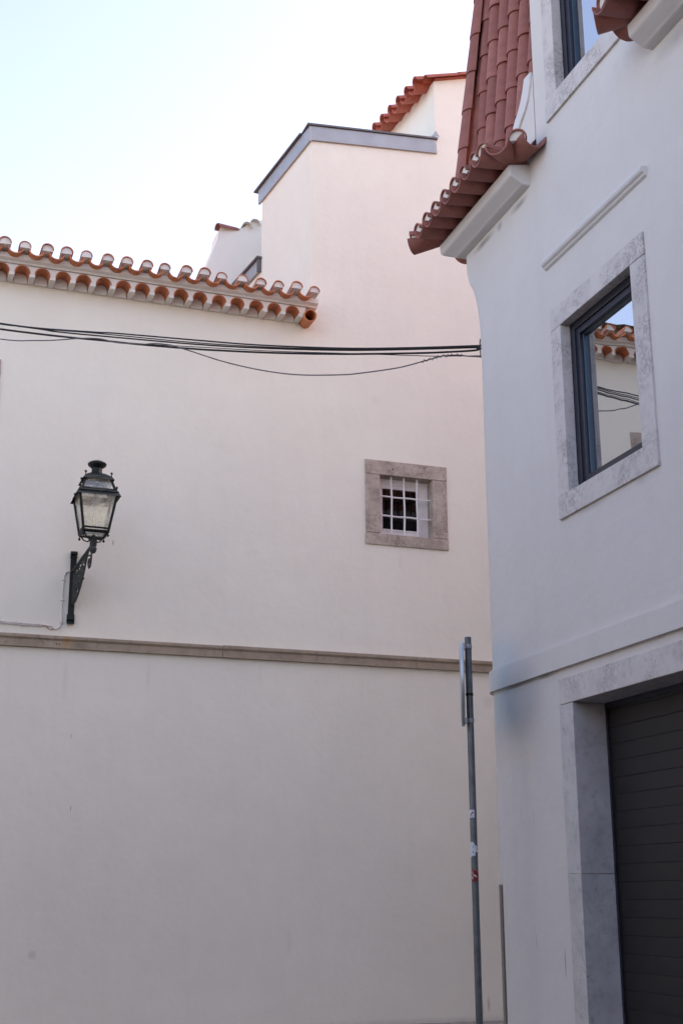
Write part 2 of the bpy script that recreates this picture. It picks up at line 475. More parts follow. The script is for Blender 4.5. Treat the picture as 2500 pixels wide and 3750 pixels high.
wb.add([(-18,0,9.75),(-18,5,9.75),(-18,5,0),(-18,0,0)], [(0,1,2,3)])
wb.add([(4.5,0,15.4),(4.5,5,15.4),(4.5,5,0),(4.5,0,0)], [(0,3,2,1)])
wb.add([side(3.0,9.0), side(1.93,9.0), side(1.93,11.22), side(3.0,11.22)], [(0,1,2,3)])
wb.build('wall', M['wall_cream'], house_a)

# zinc coping
z = MB()
zf = [(XT-.03, -.03), ]
z.prism([(XT-.035, 12.515), (.118, 12.712), (.100, 12.945), (XT-.035, 12.755)], 1, -.035, .0)
z.build('zinc_fascia', M['zinc'], house_a, bevel=.004, recalc=True)
z = MB()
def sbox(b, t0, t1, o0, o1, z00, z01, z10, z11):
    nx, ny = -SD.y, SD.x          # outward (left) normal of the side wall
    vs = []
    for t, za, zb in ((t0, z00, z01), (t1, z10, z11)):
        for oo, zz in ((o0, za), (o1, za), (o1, zb), (o0, zb)):
            vs.append((XT + SD.x*t + nx*oo, SD.y*t + ny*oo, zz))
    b.add(vs, [(0,1,2,3),(7,6,5,4),(0,4,5,1),(1,5,6,2),(2,6,7,3),(3,7,4,0)])
sbox(z, -.035, 2.02, .002, .035, 12.50, 12.752, 12.46, 12.715)
z.build('zinc_fascia', M['zinc'], house_a, recalc=True)
z = MB()
z.add([(XT-.07,-.06,12.757),(.125,-.06,12.950),(.125,.25,12.950),(XT-.07,.25,12.757),
       (XT-.07,-.06,12.787),(.125,-.06,12.978),(.125,.25,12.978),(XT-.07,.25,12.787)],
      [(0,3,2,1),(4,5,6,7),(0,1,5,4),(1,2,6,5),(2,3,7,6),(3,0,4,7)])
sbox(z, .255, 2.13, -.25, .075, 12.756, 12.785, 12.72, 12.748)
z.build('zinc_coping', M['zinc_dark'], house_a, recalc=True)
z = MB(); z.add([(.02,-.05,12.985),(.16,-.05,13.0),(.10,-.045,13.10)], [(0,1,2)])
z.add([(.02,.0,12.985),(.16,.0,13.0),(.10,.005,13.10)], [(2,1,0)])
z.build('zinc_flap', M['zinc'], house_a)
# low zinc-clad parapet behind the eave
z = MB(); sbox(z, 1.96, 3.0, .002, .05, 11.222, 11.44, 11.222, 11.44)
z.build('zinc_fascia', M['zinc'], house_a, recalc=True)
z = MB(); sbox(z, 1.90, 3.06, -.2, .09, 11.442, 11.475, 11.442, 11.475); sbox(z, 1.92, 1.955, .002, .07, 11.21, 11.44, 11.21, 11.44)
z.build('zinc_coping', M['zinc_dark'], house_a, recalc=True)

# lower roof with its double eave
roof = MB().add([(-18,-.02,9.86),(XT,-.02,9.86),(XT,5,11.5),(-18,5,11.5),(-18,-.02,9.80),(XT,-.02,9.80),(XT,5,11.44),(-18,5,11.44)],
                [(0,1,2,3),(7,6,5,4),(0,4,5,1),(1,5,6,2),(2,6,7,3),(3,7,4,0)]).build('roof', M['tile_a'], house_a)
PA = .2684
cov = tile('cover_tile', M['tile_a'], .077, .083, .46, .013, True)
chn = tile('channel_tile', M['tile_a'], .106, .108, .45, .013, False, span=150)
low = tile('eave_tile', M['tile_a'], .098, .104, .30, .013, True)
plug = half_disc('mortar_plug', M['mortar'], .070, -.444, -.10, True, flat=.02)
n_ = 0
for k in range(0, 25):
    u = -2.025 - PA*k
    rot = Matrix.Rotation(jit(.035), 4, 'Z') @ Matrix.Rotation(R(-5)+jit(.018), 4, 'X') @ Matrix.Rotation(jit(.05), 4, 'Y') @ Matrix.Scale(1+jit(.05), 4)
    link('cover_tile', cov, roof, Matrix.Translation((u+jit(.006), jit(.008), 9.796+jit(.004))) @ rot)
    link('mortar_plug', plug, roof, Matrix.Translation((u, .0, 9.796)) @ rot)
    uc = u - PA/2
    rot = Matrix.Rotation(jit(.02), 4, 'Z') @ Matrix.Rotation(R(-5)+jit(.012), 4, 'X')
    link('channel_tile', chn, roof, Matrix.Translation((uc+jit(.008), .02+jit(.014), 9.782+jit(.005))) @ rot @ Matrix.Rotation(jit(.06), 4, 'Y'))
    rot = Matrix.Rotation(jit(.02), 4, 'Z')
    if k > 0: link('eave_tile', low, roof, Matrix.Translation((u-.01+jit(.004), .035+jit(.006), 9.540)) @ rot)
u1 = -2.025 + .085; u0 = -2.025 - PA*25
MB().prism([(.0, 9.652), (-.272, 9.652), (-.285, 9.675), (-.33, 9.70), (-.335, 9.765), (0, 9.775)], 0, u0, u1).build('eave_mortar', M['mortar'], roof, recalc=True)
poly = [(u0, 9.645), (u0, 9.495)]
for k in range(24, 0, -1):
    uc = -2.035 - PA*k
    for q in range(15):
        t = math.pi*(1 - q/14)
        poly.append((uc + .099*math.cos(t), 9.495 + (.045 + .099*math.sin(t) if 0 < q < 14 else 0)))
poly += [(-2.14, 9.495), (-2.10, 9.645)]
MB().prism(poly, 1, -.255, -.0).build('eave_mortar', M['mortar'], roof, recalc=True)
pl2 = half_disc('mortar_plug', M['mortar'], .087, -.05, .0, True, flat=.05)
for k in range(1, 25): link('mortar_plug', pl2, roof, Matrix.Translation((-2.035 - PA*k, 0, 9.540)))
# round clay spout that closes the lower row
p = MB()
vs = []
for y, r in ((.05, .088), (-.33, .094), (-.33, .077), (.0, .072)):
    for k in range(20):
        t = 2*math.pi*k/20
        vs.append((r*math.cos(t), y, r*math.sin(t)))
fs = [(i*20+k, i*20+(k+1) % 20, (i+1)*20+(k+1) % 20, (i+1)*20+k) for i in range(3) for k in range(20)]
p.add(vs, fs, True)
p.add(vs[60:80], [tuple(range(20))])
link('end_spout', p.mesh('end_spout', M['tile_a'], 50, recalc=True), roof, Matrix.Translation((-2.035, 0, 9.53)) @ Matrix.Rotation(R(-4), 4, 'Z') @ Matrix.Rotation(R(5), 4, 'X'))
link('spout_shade', MB().prism([(.0765*math.cos(2*math.pi*k/16), .0765*math.sin(2*math.pi*k/16)) for k in range(16)], 1, -.10, -.04).mesh('spout_shade', M['inside'], recalc=True), roof, Matrix.Translation((-2.035, 0, 9.53)))  # dark disc set in the pipe, coloured as the shade inside it

# tower roof: eave tiles along its left side and a row along the rake
sl_ = math.atan2(1.40, 4.394)
troof = MB().add([tw(-.05,14.045), (4.5,-.05,15.445), (4.5,4.3,15.445), tw(4.3,14.085), tw(-.05,14.022), (4.5,-.05,15.422), (4.5,4.3,15.422), tw(4.3,14.062)],
                 [(0,1,2,3),(7,6,5,4),(0,4,5,1),(1,5,6,2),(2,6,7,3),(3,7,4,0)]).build('roof', M['tile_c'], house_a)
ct = tile('cover_tile', M['tile_c'], .085, .10, .50, .016, True)
cc = tile('channel_tile', M['tile_c'], .115, .115, .50, .014, False)
ax = Vector((math.cos(sl_), 0, math.sin(sl_)))        # up the slope
nz = Vector((-math.sin(sl_), 0, math.cos(sl_)))
for k in range(14):
    t = .10 + .308*k
    b0 = Vector(tw(t, 14.055 + .045*t)) + ax*.22
    link('cover_tile', ct, troof, axes(b0 + nz*.02, Vector((0,1,0)).cross(ax)*0 + ax.cross(nz), ax, nz))
    b0 = Vector(tw(t+.154, 14.06 + .045*t)) + ax*.22
    link('channel_tile', cc, troof, axes(b0 + nz*.02, ax.cross(nz), ax, nz))
rk = tile('rake_tile', M['tile_c'], .075, .085, .66, .016, True)
for k in range(8):
    b0 = Vector((XM, -.03, 14.035)) + ax*(.62 + .60*k - .12)
    link('rake_tile', rk, troof, axes(b0 + nz*(.0), ax.cross(nz), ax, nz))

# string course, stone by stone
cuts = [-11.9, -10.6, -9.2, -8.35, -6.95, -5.53, -4.81, -3.159, -1.868, -.399, .95, 2.4, 3.9]
for a, b in zip(cuts, cuts[1:]):
    d = jit(.004)
    MB().prism([(.02, 4.585), (-.05-d, 4.585), (-.052-d, 4.675), (-.078-d, 4.70), (-.08-d, 4.738+d), (.02, 4.742)], 0, a+.0015, b-.0015
        ).build('band_stone', M['stone_band'], house_a, bevel=.003, recalc=True)
MB().box(-11.9, 3.9, -.03, .01, 4.59, 4.73).build('band_joint', M['mortar'], house_a)

# small barred window
w = MB().box(WIN[0]-.1, WIN[1]+.1, .26, .9, WIN[2]-.1, WIN[3]+.1)
win = bpy.data.objects.new('barred_window', None); COL.objects.link(win); win.parent = house_a
def stone_block(x0, x1, z0, z1, y1, mat, parent, proud=.02, name='frame_stone', bevel=.006):
    b = MB(); b.box(x0, x1, -proud, y1, z0, z1)
    b.v = [(x+jit(.003), y+(jit(.002) if y < 0 else 0), zz+jit(.003)) for x, y, zz in b.v]
    return b.build(name, mat, parent, bevel=bevel)
stone_block(-1.125, .140, 7.348, 7.562, .20, M['stone_a'], win)
stone_block(-1.128, .146, 6.312, 6.478, .20, M['stone_a'], win)
stone_block(-1.125, -.905, 6.482, 7.344, .20, M['stone_a'], win)
stone_block(-.093, .135, 6.482, 7.344, .20, M['stone_a'], win)
f = MB()
gx0, gx1, gz0, gz1 = -.80, -.245, 6.60, 7.20
f.box(-.90, gx0, .155, .2, 6.482, 7.344).box(gx1, -.096, .155, .2, 6.482, 7.344).box(gx0, gx1, .155, .2, gz1, 7.344).box(gx0, gx1, .155, .2, 6.482, gz0)
f.box(-.90, -.096, .148, .154, 7.25, 7.275).box(gx1+.03, gx1+.05, .147, .154, 6.50, 7.24).box(gx0, gx1, .145, .154, 6.575, 6.592)
f.build('sash', M['white_paint'], win, bevel=.003)
MB().box(gx0-.005, gx1+.005, .176, .182, gz0-.005, gz1+.005).build('pane', M['glass_dark'], win)
MB().box(-1.0, 0, .60, .65, 6.4, 7.45).box(-1.0, -.96, .21, .6, 6.4, 7.45).box(-.04, 0, .21, .6, 6.4, 7.45).box(-.96, -.04, .21, .6, 7.41, 7.45).box(-.96, -.04, .21, .6, 6.4, 6.44).build('room', M['dark'], win)
for u in (-.70, -.504, -.304):
    pts = [(u + .004*math.sin(zz*9+u*7), .06, zz) for zz in [6.47 + .0885*i for i in range(11)]]
    MB().tube(pts, .0135, 10).build('bar', M['white_paint'], win)
for zz in (7.050, 6.765):
    MB().tube([(-.915 + .083*i, .062 + .003*math.sin(i), zz + .004*math.sin(i*1.3)) for i in range(11)], .0125, 10).build('bar', M['white_paint'], win)
    b = MB()
    for u in (-.70, -.504, -.304): b.ball((u, .060, zz), .020)
    b.build('bar_joint', M['white_paint'], win)
# stone framed window at the left edge of the frame
lw = bpy.data.objects.new('window', None); COL.objects.link(lw); lw.parent = house_a
stone_block(-7.445, -6.225, 8.173, 8.372, .20, M['stone_a'], lw)
stone_block(-7.445, -6.225, 6.85, 7.047, .20, M['stone_a'], lw)
stone_block(-7.445, -7.25, 7.05, 8.17, .20, M['stone_a'], lw)
stone_block(-6.42, -6.225, 7.05, 8.17, .20, M['stone_a'], lw)
f = MB().box(-7.25, -7.13, .15, .2, 7.05, 8.17).box(-6.54, -6.42, .15, .2, 7.05, 8.17).box(-7.13, -6.54, .15, .2, 8.05, 8.17).box(-7.13, -6.54, .15, .2, 7.05, 7.17)
f.build('sash', M['white_paint'], lw)
MB().box(-7.14, -6.53, .176, .182, 7.16, 8.06).build('pane', M['glass_dark'], lw)
MB().box(-7.3, -6.4, .5, .55, 7, 8.2).build('room', M['dark'], lw)

# ================================================================== NEIGHBOUR GABLE BEHIND
G = at(FA, -2.84, 3.0, 0)
gable = thing('neighbour_house', 'white gable wall with a ragged tiled top rising behind the low tiled eave', 'house', G)
gp = [(1.022,12.75),(.84,12.69),(.662,12.537),(.50,12.50),(.292,12.50),(.262,12.40),(.247,12.264),(.14,11.95),(.001,11.513),(-.2,11.0),(-.35,9.0),(2.6,9.0),(2.6,13.3)]
MB().prism(gp, 1, 0, .45).build('wall', M['wall_far'], gable, recalc=True)
cv2 = tile('roof_tile', M['mortar'], .088, .095, .46, .013, True)
gt = tile('roof_tile', M['tile_b'], .075, .095, .40, .016, True)
for (x, zz, a) in ((.29, 12.44, 66),):
    d = Vector((math.sin(R(a))*.95, .25, .12)).normalized()
    n = Vector((0, 0, 1)) - d*d.z; n.normalize()
    link('roof_tile', gt, gable, axes(Vector((x, -.02, zz)) + d*.33, d.cross(n), d, n))
for (x, zz) in ((.74, 12.58), (.88, 12.66)):
    link('roof_tile', cv2, gable, Matrix.Translation((x, .38, zz-.04)))

# ================================================================== CORNER HOUSE
house_b = thing('corner_house', 'white corner house with stone framed windows, dark garage door and steep red tiled roof', 'house', FB)
RB = .385
GAR = (1.905, 4.9, -.1, 3.145)
W1 = (2.045, 3.27, 4.96, 6.53)
W2 = (2.20, 3.16, 8.85, 10.55)
grow = lambda h: (h[0]-e_, h[1]+e_, h[2]-e_, h[3]+e_)
DL, DR = 1.73, 3.63
wb = MB()
wb.sheet(RB, 16, -.2, 8.55, [grow(GAR), grow(W1)])
wb.sheet(DL, DR, 8.55, 11.6, [grow(W2)])
wb.add([(DL,0,8.55),(DL,0,11.6),(DL,1.6,11.6),(DL,1.6,8.55)], [(0,1,2,3)])
wb.add([(DR,0,8.55),(DR,1.6,8.55),(DR,1.6,11.6),(DR,0,11.6)], [(0,1,2,3)])
wb.add([(DL,0,11.6),(DR,0,11.6),(DR,1.6,11.6),(DL,1.6,11.6)], [(0,1,2,3)])
# rounded corner that turns square below the cornice
lv = [-.2, 1, 2, 3.3, 3.8, 5, 6, 7.0, 7.2, 7.32, 7.42, 7.52, 7.62, 7.70, 7.78, 7.86, 8.0, 8.55]
def rad(zz):
    t = min(1, max(0, (zz - 7.15)/(7.88 - 7.15)))
    return max(.004, RB*math.sqrt(max(0, 1 - t**1.6)))
NC = 14
def corner_pts(r, off=0):
    ps = [(RB, -off)]
    for i in range(NC+1):
        t = math.pi/2*i/NC
        ps.append((r - (r+off)*math.sin(t), r - (r+off)*math.cos(t)))
    ps.append((-off, RB))
    return ps
vs = []; fs = []
for zz in lv:
    vs += [(x, y, zz) for x, y in corner_pts(rad(zz))]
w_ = NC+3
for i in range(len(lv)-1):
    for k in range(w_-1):
        fs.append((i*w_+k+1, i*w_+k, (i+1)*w_+k, (i+1)*w_+k+1))
wb.add(vs, fs, True)
wb.add([(0,14,-.2),(0,RB,-.2),(0,RB,8.55),(0,14,8.55)], [(0,1,2,3)])
wb.add([(16,0,-.2),(16,14,-.2),(16,14,8.55),(16,0,8.55)], [(0,1,2,3)])
wb.add([(0,14,-.2),(0,14,8.55),(16,14,8.55),(16,14,-.2)], [(0,1,2,3)])
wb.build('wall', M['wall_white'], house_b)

# painted stone belt round the corner
def belt(b, ps0, ps1, z0, z1):
    n = len(ps0); vs = []
    for p, q in zip(ps0, ps1): vs += [(*p, z0), (*q, z0), (*q, z1), (*p, z1)]
    fs = []
    for i in range(n-1):
        a, c = 4*i, 4*(i+1)
        fs += [(a+1, c+1, c+2, a+2), (a, c, c+1, a+1), (a+2, c+2, c+3, a+3)]
    b.add(vs, fs, True)
b = MB()
p0 = [(16, .01)] + corner_pts(RB, -.01) + [(.01, 6)]
p1 = [(16, -.036)] + corner_pts(RB, .036) + [(-.036, 6)]
belt(b, p0, p1, 3.455, 3.655)
b.build('belt_course', M['wall_white'], house_b, recalc=True)
# stone strip on the far side of the rounding
b = MB()
ps = [(RB - (RB+o)*math.sin(t), RB - (RB+o)*math.cos(t)) for o in (0,) for t in []]
arc = [math.radians(5 + 85*i/16) for i in range(17)]
belt(b, [(RB - (RB-.01)*math.sin(t), RB - (RB-.01)*math.cos(t)) for t in arc] + [(.01, 3)], [(RB - (RB+.012)*math.sin(t), RB - (RB+.012)*math.cos(t)) for t in arc] + [(-.012, 3)], -.1, 1.68)
b.build('plinth', M['plinth'], house_b, recalc=True)

# moulding over the window
MB().prism([(.01, 7.165), (-.022, 7.185), (-.03, 7.20), (-.052, 7.215), (-.06, 7.235), (-.06, 7.252), (.01, 7.275)], 0, 1.80, 3.60).build('moulding', M['trim_white'], house_b, bevel=.004, recalc=True)

# windows
def big_window(o, W, jt, sz, lz, fr=.185, name='window'):
    """o parent, W opening, lz lintel top, sz sill bottom"""
    w = bpy.data.objects.new(name, None); COL.objects.link(w); w.parent = o
    x0, x1, z0, z1 = W
    stone_block(x0-fr, x1+fr+.03, z1+.002, lz, .078, M['stone_b'], w, bevel=.004)
    stone_block(x0-fr-.01, x1+fr+.03, sz, z0-.002, .078, M['stone_b'], w, .026, bevel=.004)
    stone_block(x0-fr, x0, z0+.001, z1-.001, .078, M['stone_b'], w, bevel=.004)
    stone_block(x1, x1+fr+.03, z0+.001, z1-.001, .078, M['stone_b'], w, bevel=.004)
    def ring(x0, x1, z0, z1, t, y0, y1):
        b = MB()
        b.box(x0, x0+t, y0, y1, z0, z1).box(x1-t, x1, y0, y1, z0, z1).box(x0+t, x1-t, y0, y1, z1-t, z1).box(x0+t, x1-t, y0, y1, z0, z0+t)
        return b
    ring(x0-.01, x1+.01, z0-.01, z1+.01, .075, .080, .20).build('frame', M['frame'], w, bevel=.004)
    q = .062
    ring(x0+q, x1-q, z0+q, z1-q, .062, .098, .19).build('sash', M['frame'], w, bevel=.006)
    q = .122
    ring(x0+q, x1-q, z0+q-.01, z1-q+.01, .022, .130, .18).build('glazing_bead', M['bead'], w, bevel=.004)
    q = .145
    MB().box(x0+q, x1-q, .150, .156, z0+q-.012, z1-q+.012).build('pane', M['glass'], w)
    MB().box(x0-.1, x1+.1, 1.2, 1.25, z0-.1, z1+.1).build('room', M['dark'], w)
    return w
big_window(house_b, W1, None, 4.75, 6.735)
big_window(house_b, W2, None, 8.635, 10.75, .205, name='dormer_window')

# garage
gar = bpy.data.objects.new('garage', None); COL.objects.link(gar); gar.parent = house_b
stone_block(1.67, 4.20, 3.149, 3.372, .30, M['stone_b'], gar, bevel=.005)
stone_block(4.204, 5.14, 3.149, 3.372, .30, M['stone_b'], gar, bevel=.005)
for x0, x1 in ((1.672, 1.905), (4.9, 5.135)):
    stone_block(x0, x1, 1.7525, 3.145, .298, M['stone_j'], gar, bevel=.005)
    stone_block(x0, x1, -.12, 1.751, .298, M['stone_j'], gar, bevel=.005)
zs = [-.11 + .1385*i for i in range(24)]
slat = MB().prism([(.345, .0005), (.3025, .0005), (.300, .004), (.300, .134), (.3025, .138), (.345, .138)], 0, 1.87, 4.93).mesh('door_slat', M['door'], recalc=True)
for zz in zs: link('door_slat', slat, gar, Matrix.Translation((0, jit(.0015), zz)))
MB().box(1.86, 4.94, .34, .36, -.1, 3.3).build('door_backing', M['dark'], gar)
MB().box(1.903, 1.935, .285, .335, -.1, 3.147).box(4.87, 4.902, .285, .335, -.1, 3.147).box(1.935, 4.87, .285, .335, 3.10, 3.147).build('door_track', M['frame'], gar)

# cornices (profile out from the wall, height)
prof = [(.0, 8.205), (.085, 8.212), (.100, 8.226), (.212, 8.284), (.22, 8.40), (.0, 8.44)]
def cornice(x0, x1, wrap):
    b = MB()
    n = len(prof); rings = []
    if wrap: rings.append([(-d, 5.0, zz) for d, zz in prof]); rings.append([(-d, -d, zz) for d, zz in prof])
    else: rings.append([(x0, -d, zz) for d, zz in prof])
    rings.append([(x1, -d, zz) for d, zz in prof])
    vs = [p for r in rings for p in r]; fs = []
    for i in range(len(rings)-1):
        for k in range(n-1): fs.append((i*n+k, (i+1)*n+k, (i+1)*n+k+1, i*n+k+1))
    fs += [tuple(range(n)), tuple(range(len(vs)-1, len(vs)-n-1, -1))]
    b.add(vs, fs)
    return b.build('cornice', M['trim_white'], house_b, bevel=.018, recalc=True)
cornice(0, 1.56, True)
cornice(3.80, 16, False)

# tiled roof and its eave
SLB = .07
nrm = Vector((0, -1, SLB)).normalized(); upv = Vector((0, SLB, 1)).normalized(); xv = Vector((1, 0, 0))
def roof_y(zz): return .135 + SLB*(zz - 9.6)
rf = MB()
rf.add([(.0, roof_y(8.5)+.02, 8.5), (DL, roof_y(8.5)+.02, 8.5), (DL, roof_y(11.9)+.02, 11.9), (.30, roof_y(11.9)+.02, 11.9),
        (.0, 14, 8.5), (.40, 13.6, 11.9)], [(0,1,2,3), (4,0,3,5)])
rf.add([(DR, roof_y(8.5)+.02, 8.5), (15.8, roof_y(8.5)+.02, 8.5), (15.8, roof_y(11.9)+.02, 11.9), (DR, roof_y(11.9)+.02, 11.9)], [(0,1,2,3)])
rf.add([(.4, roof_y(11.9), 11.9), (15.8, roof_y(11.9), 11.9), (11, 6.5, 15), (5, 6.5, 15), (.4, 13.6, 11.9), (15.8, 13.6, 11.9)], [(0,1,2,3), (4,0,3), (1,5,2), (5,4,3,2)])  # unseen upper roof, ridge raised to block low sun
rf.add([(.4, 13.6, 11.9), (15.8, 13.6, 11.9), (15.8, 14, 8.5), (.15, 14, 8.5)], [(0,1,2,3)])
rf.add([(15.8, 13.6, 11.9), (15.8, 0, 11.9), (15.8, 0, 8.5), (15.8, 14, 8.5)], [(0,1,2,3)])
rf.add([(0,0,8.545),(16,0,8.545),(16,13.9,8.545),(0,13.9,8.545)], [(0,1,2,3)])
rfo = rf.build('roof', M['tile_b'], house_b)
bc = tile('cover_tile', M['tile_b'], .084, .116, .52, .024, True, n=12)
bh = tile('channel_tile', M['tile_b'], .085, .085, .52, .015, False)
hp = tile('hip_tile', M['tile_b'], .12, .145, .54, .018, True, n=12, span=200)
for k in range(-1, 5):
    for j in range(8):
        zz = 8.68 + .463*j
        if k == 4 and j == 0: continue          # covered by the plaster fillet
        u = .55 + .258*k
        T = Vector((u + jit(.006), roof_y(zz+.5) + (.02 if k == -1 else 0), zz + .5 + jit(.012)))
        tilt = Matrix.Rotation(R(1.6), 4, 'X')
        link('cover_tile', bc, rfo, axes(T, xv, upv, nrm) @ Matrix.Rotation(jit(.015), 4, 'Z') @ tilt)
        T2 = Vector((u - .129, roof_y(zz+.5) + .03, zz + .35))
        link('channel_tile', bh, rfo, axes(T2, xv, upv, nrm) @ tilt)
hx = Vector((1, 1, 0)).normalized(); hn = Vector((-1, -1, .10)).normalized()
hu = Vector((.095, .095, 1)).normalized(); hn = (hn - hu*hn.dot(hu)).normalized(); hxx = hu.cross(hn)
for j in range(8):
    zz = 8.55 + .463*j
    i_ = .115 + .095*(zz - 9.6)
    T = Vector((i_, i_, zz + .50))
    link('hip_tile', hp, rfo, axes(T, hxx, hu, hn) @ Matrix.Rotation(R(1.6), 4, 'X'))
MB().tube([(.115 + .095*(z_-9.6) + .01, .115 + .095*(z_-9.6) + .01, z_) for z_ in (8.5, 9.6, 10.8, 12.0)], .085, 10).build('hip_light_filler', M['tile_b'], rfo)  # filler tube added under the hip tiles to stop sunlight leaking through
# eave: troughs and mortared covers
tr = tile('trough_tile', M['tile_b'], .118, .128, .50, .014, False, n=12)
tr2 = tile('trough_tile', M['tile_b'], .120, .127, .34, .014, False, n=12)
cv = tile('eave_cover', M['tile_b'], .080, .090, .46, .014, True)
pg = half_disc('mortar_plug', M['mortar'], .076, -.435, -.2, True, flat=.02)
def eave_piece(me, x, y, zz, ang, dz=R(4)):
    return link(me.name, me, rfo, Matrix.Translation((x, y, zz)) @ Matrix.Rotation(ang, 4, 'Z') @ Matrix.Rotation(dz, 4, 'X'))
ZT, ZC = 8.548, 8.552
def eave_run(xs, sgn=1):
    for x in xs:
        eave_piece(tr, x + jit(.004), -.02, ZT + jit(.003), jit(.015))
        eave_piece(cv, x - .13*sgn + jit(.004), -.035, ZC, jit(.015))
        eave_piece(pg, x - .13*sgn, -.035, ZC, 0)
eave_run([-.06 + .252*k for k in range(7)])
# corner: diagonal trough, then the row along the far side
eave_piece(tr, -.11, -.09, ZT, R(-45)); 
for k in range(4):
    eave_piece(tr, -.02, .20 + .252*k, ZT, R(-90)); eave_piece(cv, -.035, .33 + .252*k, ZC, R(-90)); eave_piece(pg, -.035, .33 + .252*k, ZC, R(-90))
eave_piece(cv, -.19, -.08, ZC, R(-26)); eave_piece(pg, -.19, -.08, ZC, R(-26))
# return against the dormer
for sg, c in ((1, 0.0), (-1, 2*2.68)):
    X = lambda x: c + sg*x
    eave_piece(tr2, X(1.495), -.15, ZT-.008, R(38*sg))
    sh_ = 0 if sg == 1 else -.20
    eave_piece(tr2, X(1.60 + sh_), -.125, ZT-.01, R(90*sg))
    for x, y, an, dz in ((1.40, -.04, 14, 0), (1.42 + sh_*.6, -.05, 64, .01)):
        eave_piece(cv, X(x), y, ZC+dz, R(an*sg)); eave_piece(pg, X(x), y, ZC+dz, R(an*sg))
eave_run([2*2.68 - (-.06 + .252*k) for k in range(7)], -1)
for k in range(3):
    eave_run([2*2.68 + .06 + .252*(k+1)], -1)

# plaster fillet on the dormer's edge
left = [(1.722, 9.363), (1.575, 9.377), (1.54, 9.287), (1.488, 9.191), (1.428, 9.115), (1.35, 9.056), (1.295, 9.0), (1.262, 8.935), (1.29, 8.80), (1.30, 8.62)]
crease = [(1.45, 8.62), (1.40, 8.838), (1.415, 8.922), (1.466, 8.962), (1.558, 9.025), (1.634, 9.108), (1.700, 9.249)]
MB().prism(left + crease, 1, -.028, .22).build('plaster_fillet', M['trim_white'], house_b, bevel=.010, recalc=True)
MB().prism([(1.722, 9.33)] + crease[::-1] + [(1.722, 8.62)], 1, -.006, .20).build('plaster_fillet', M['wall_white'], house_b, recalc=True)

# ================================================================== STREET LAMP
lamp = thing('wall_lantern', 'black iron four sided lantern on a scrolled wall bracket', 'street lamp', at(FA, -5.148, 0, 4.9))
b = MB()
b.box(-.038, .038, -.028, -.002, .12, .955)
b.prism([(-.002,.13),(-.028,.13),(-.05,.10),(-.055,.06),(-.04,.035),(-.07,.02),(-.07,.004),(-.02,.004),(-.002,.03)], 0, -.05, .045)
b.box(-.044, .044, -.045, -.002, .865, .885).prism([(-.002,.955),(-.03,.955),(-.05,.935),(-.05,.91),(-.03,.90),(-.002,.90)], 0, -.043, .043)
b.build('wall_plate', M['iron'], lamp, bevel=.003, recalc=True)
AX, AY = .105, -.86
MB().tube([(0,-.02,.69),(.01,-.10,.705),(.05,-.45,.775),(AX,AY+.03,.86)], [.022,.021,.021,.020], 10).build('arm', M['iron_lit'], lamp)
MB().lathe([(.001,.735),(.028,.74),(.044,.775),(.047,.80),(.036,.82),(.044,.835),(.046,.92),(.030,.93),(.022,.945),(.022,.965),(.001,.975)], 16, (AX,AY,0)).build('stem', M['iron_lit'], lamp)
def on_arm(w, zz): return (AX*w/.86, -w, zz)
def spiral(b, w, zz, r0, turns, a0, sgn, rr=.008):
    pts = []
    for i in range(int(14*turns)+1):
        t = i/14; r = r0*(1 - t/turns*.8); a = a0 + sgn*2*math.pi*t
        pts.append(on_arm(w + r*math.cos(a), zz + r*math.sin(a)))
    b.tube(pts, rr, 6)
b = MB()
b.tube([on_arm(*p) for p in ((.66,.80),(.60,.72),(.53,.60),(.46,.50),(.38,.41),(.29,.33),(.20,.275),(.10,.245),(.04,.25))], .012, 6)
b.tube([on_arm(*p) for p in ((.05,.28),(.05,.66))], .010, 6)
b.tube([on_arm(*p) for p in ((.08,.67),(.30,.71),(.62,.77))], .009, 6)
for q in ((.14,.60,.075,1.6,0,1),(.30,.61,.085,1.7,2.5,-1),(.45,.64,.07,1.6,1.0,1),(.17,.45,.08,1.7,3.4,1),(.31,.46,.07,1.6,.5,-1),(.13,.33,.06,1.5,1.5,-1),(.22,.34,.045,1.4,4,1),(.55,.70,.05,1.5,3,-1),(.24,.53,.06,1.5,1.2,1),(.38,.55,.055,1.5,4,1),(.10,.52,.05,1.4,2,-1)):
    spiral(b, *q, rr=.0105)
for q in ((.09,.27,.24,.36),(.20,.30,.33,.43),(.10,.40,.22,.55),(.22,.42,.36,.60),(.36,.45,.48,.62),(.10,.62,.25,.50)):
    b.tube([on_arm(q[0],q[1]), on_arm((q[0]+q[2])/2+.02,(q[1]+q[3])/2-.01), on_arm(q[2],q[3])], .009, 6)
b.ball(on_arm(.47,.505), .022)
spiral(b, .73, .66, .085, 1.5, 1.9, -1, .011)
b.tube([on_arm(*p) for p in ((.80,.80),(.81,.72),(.80,.64),(.77,.585),(.72,.58),(.69,.62),(.70,.68))], .011, 6)
b.build('scroll_bracket', M['iron_lit'], lamp)
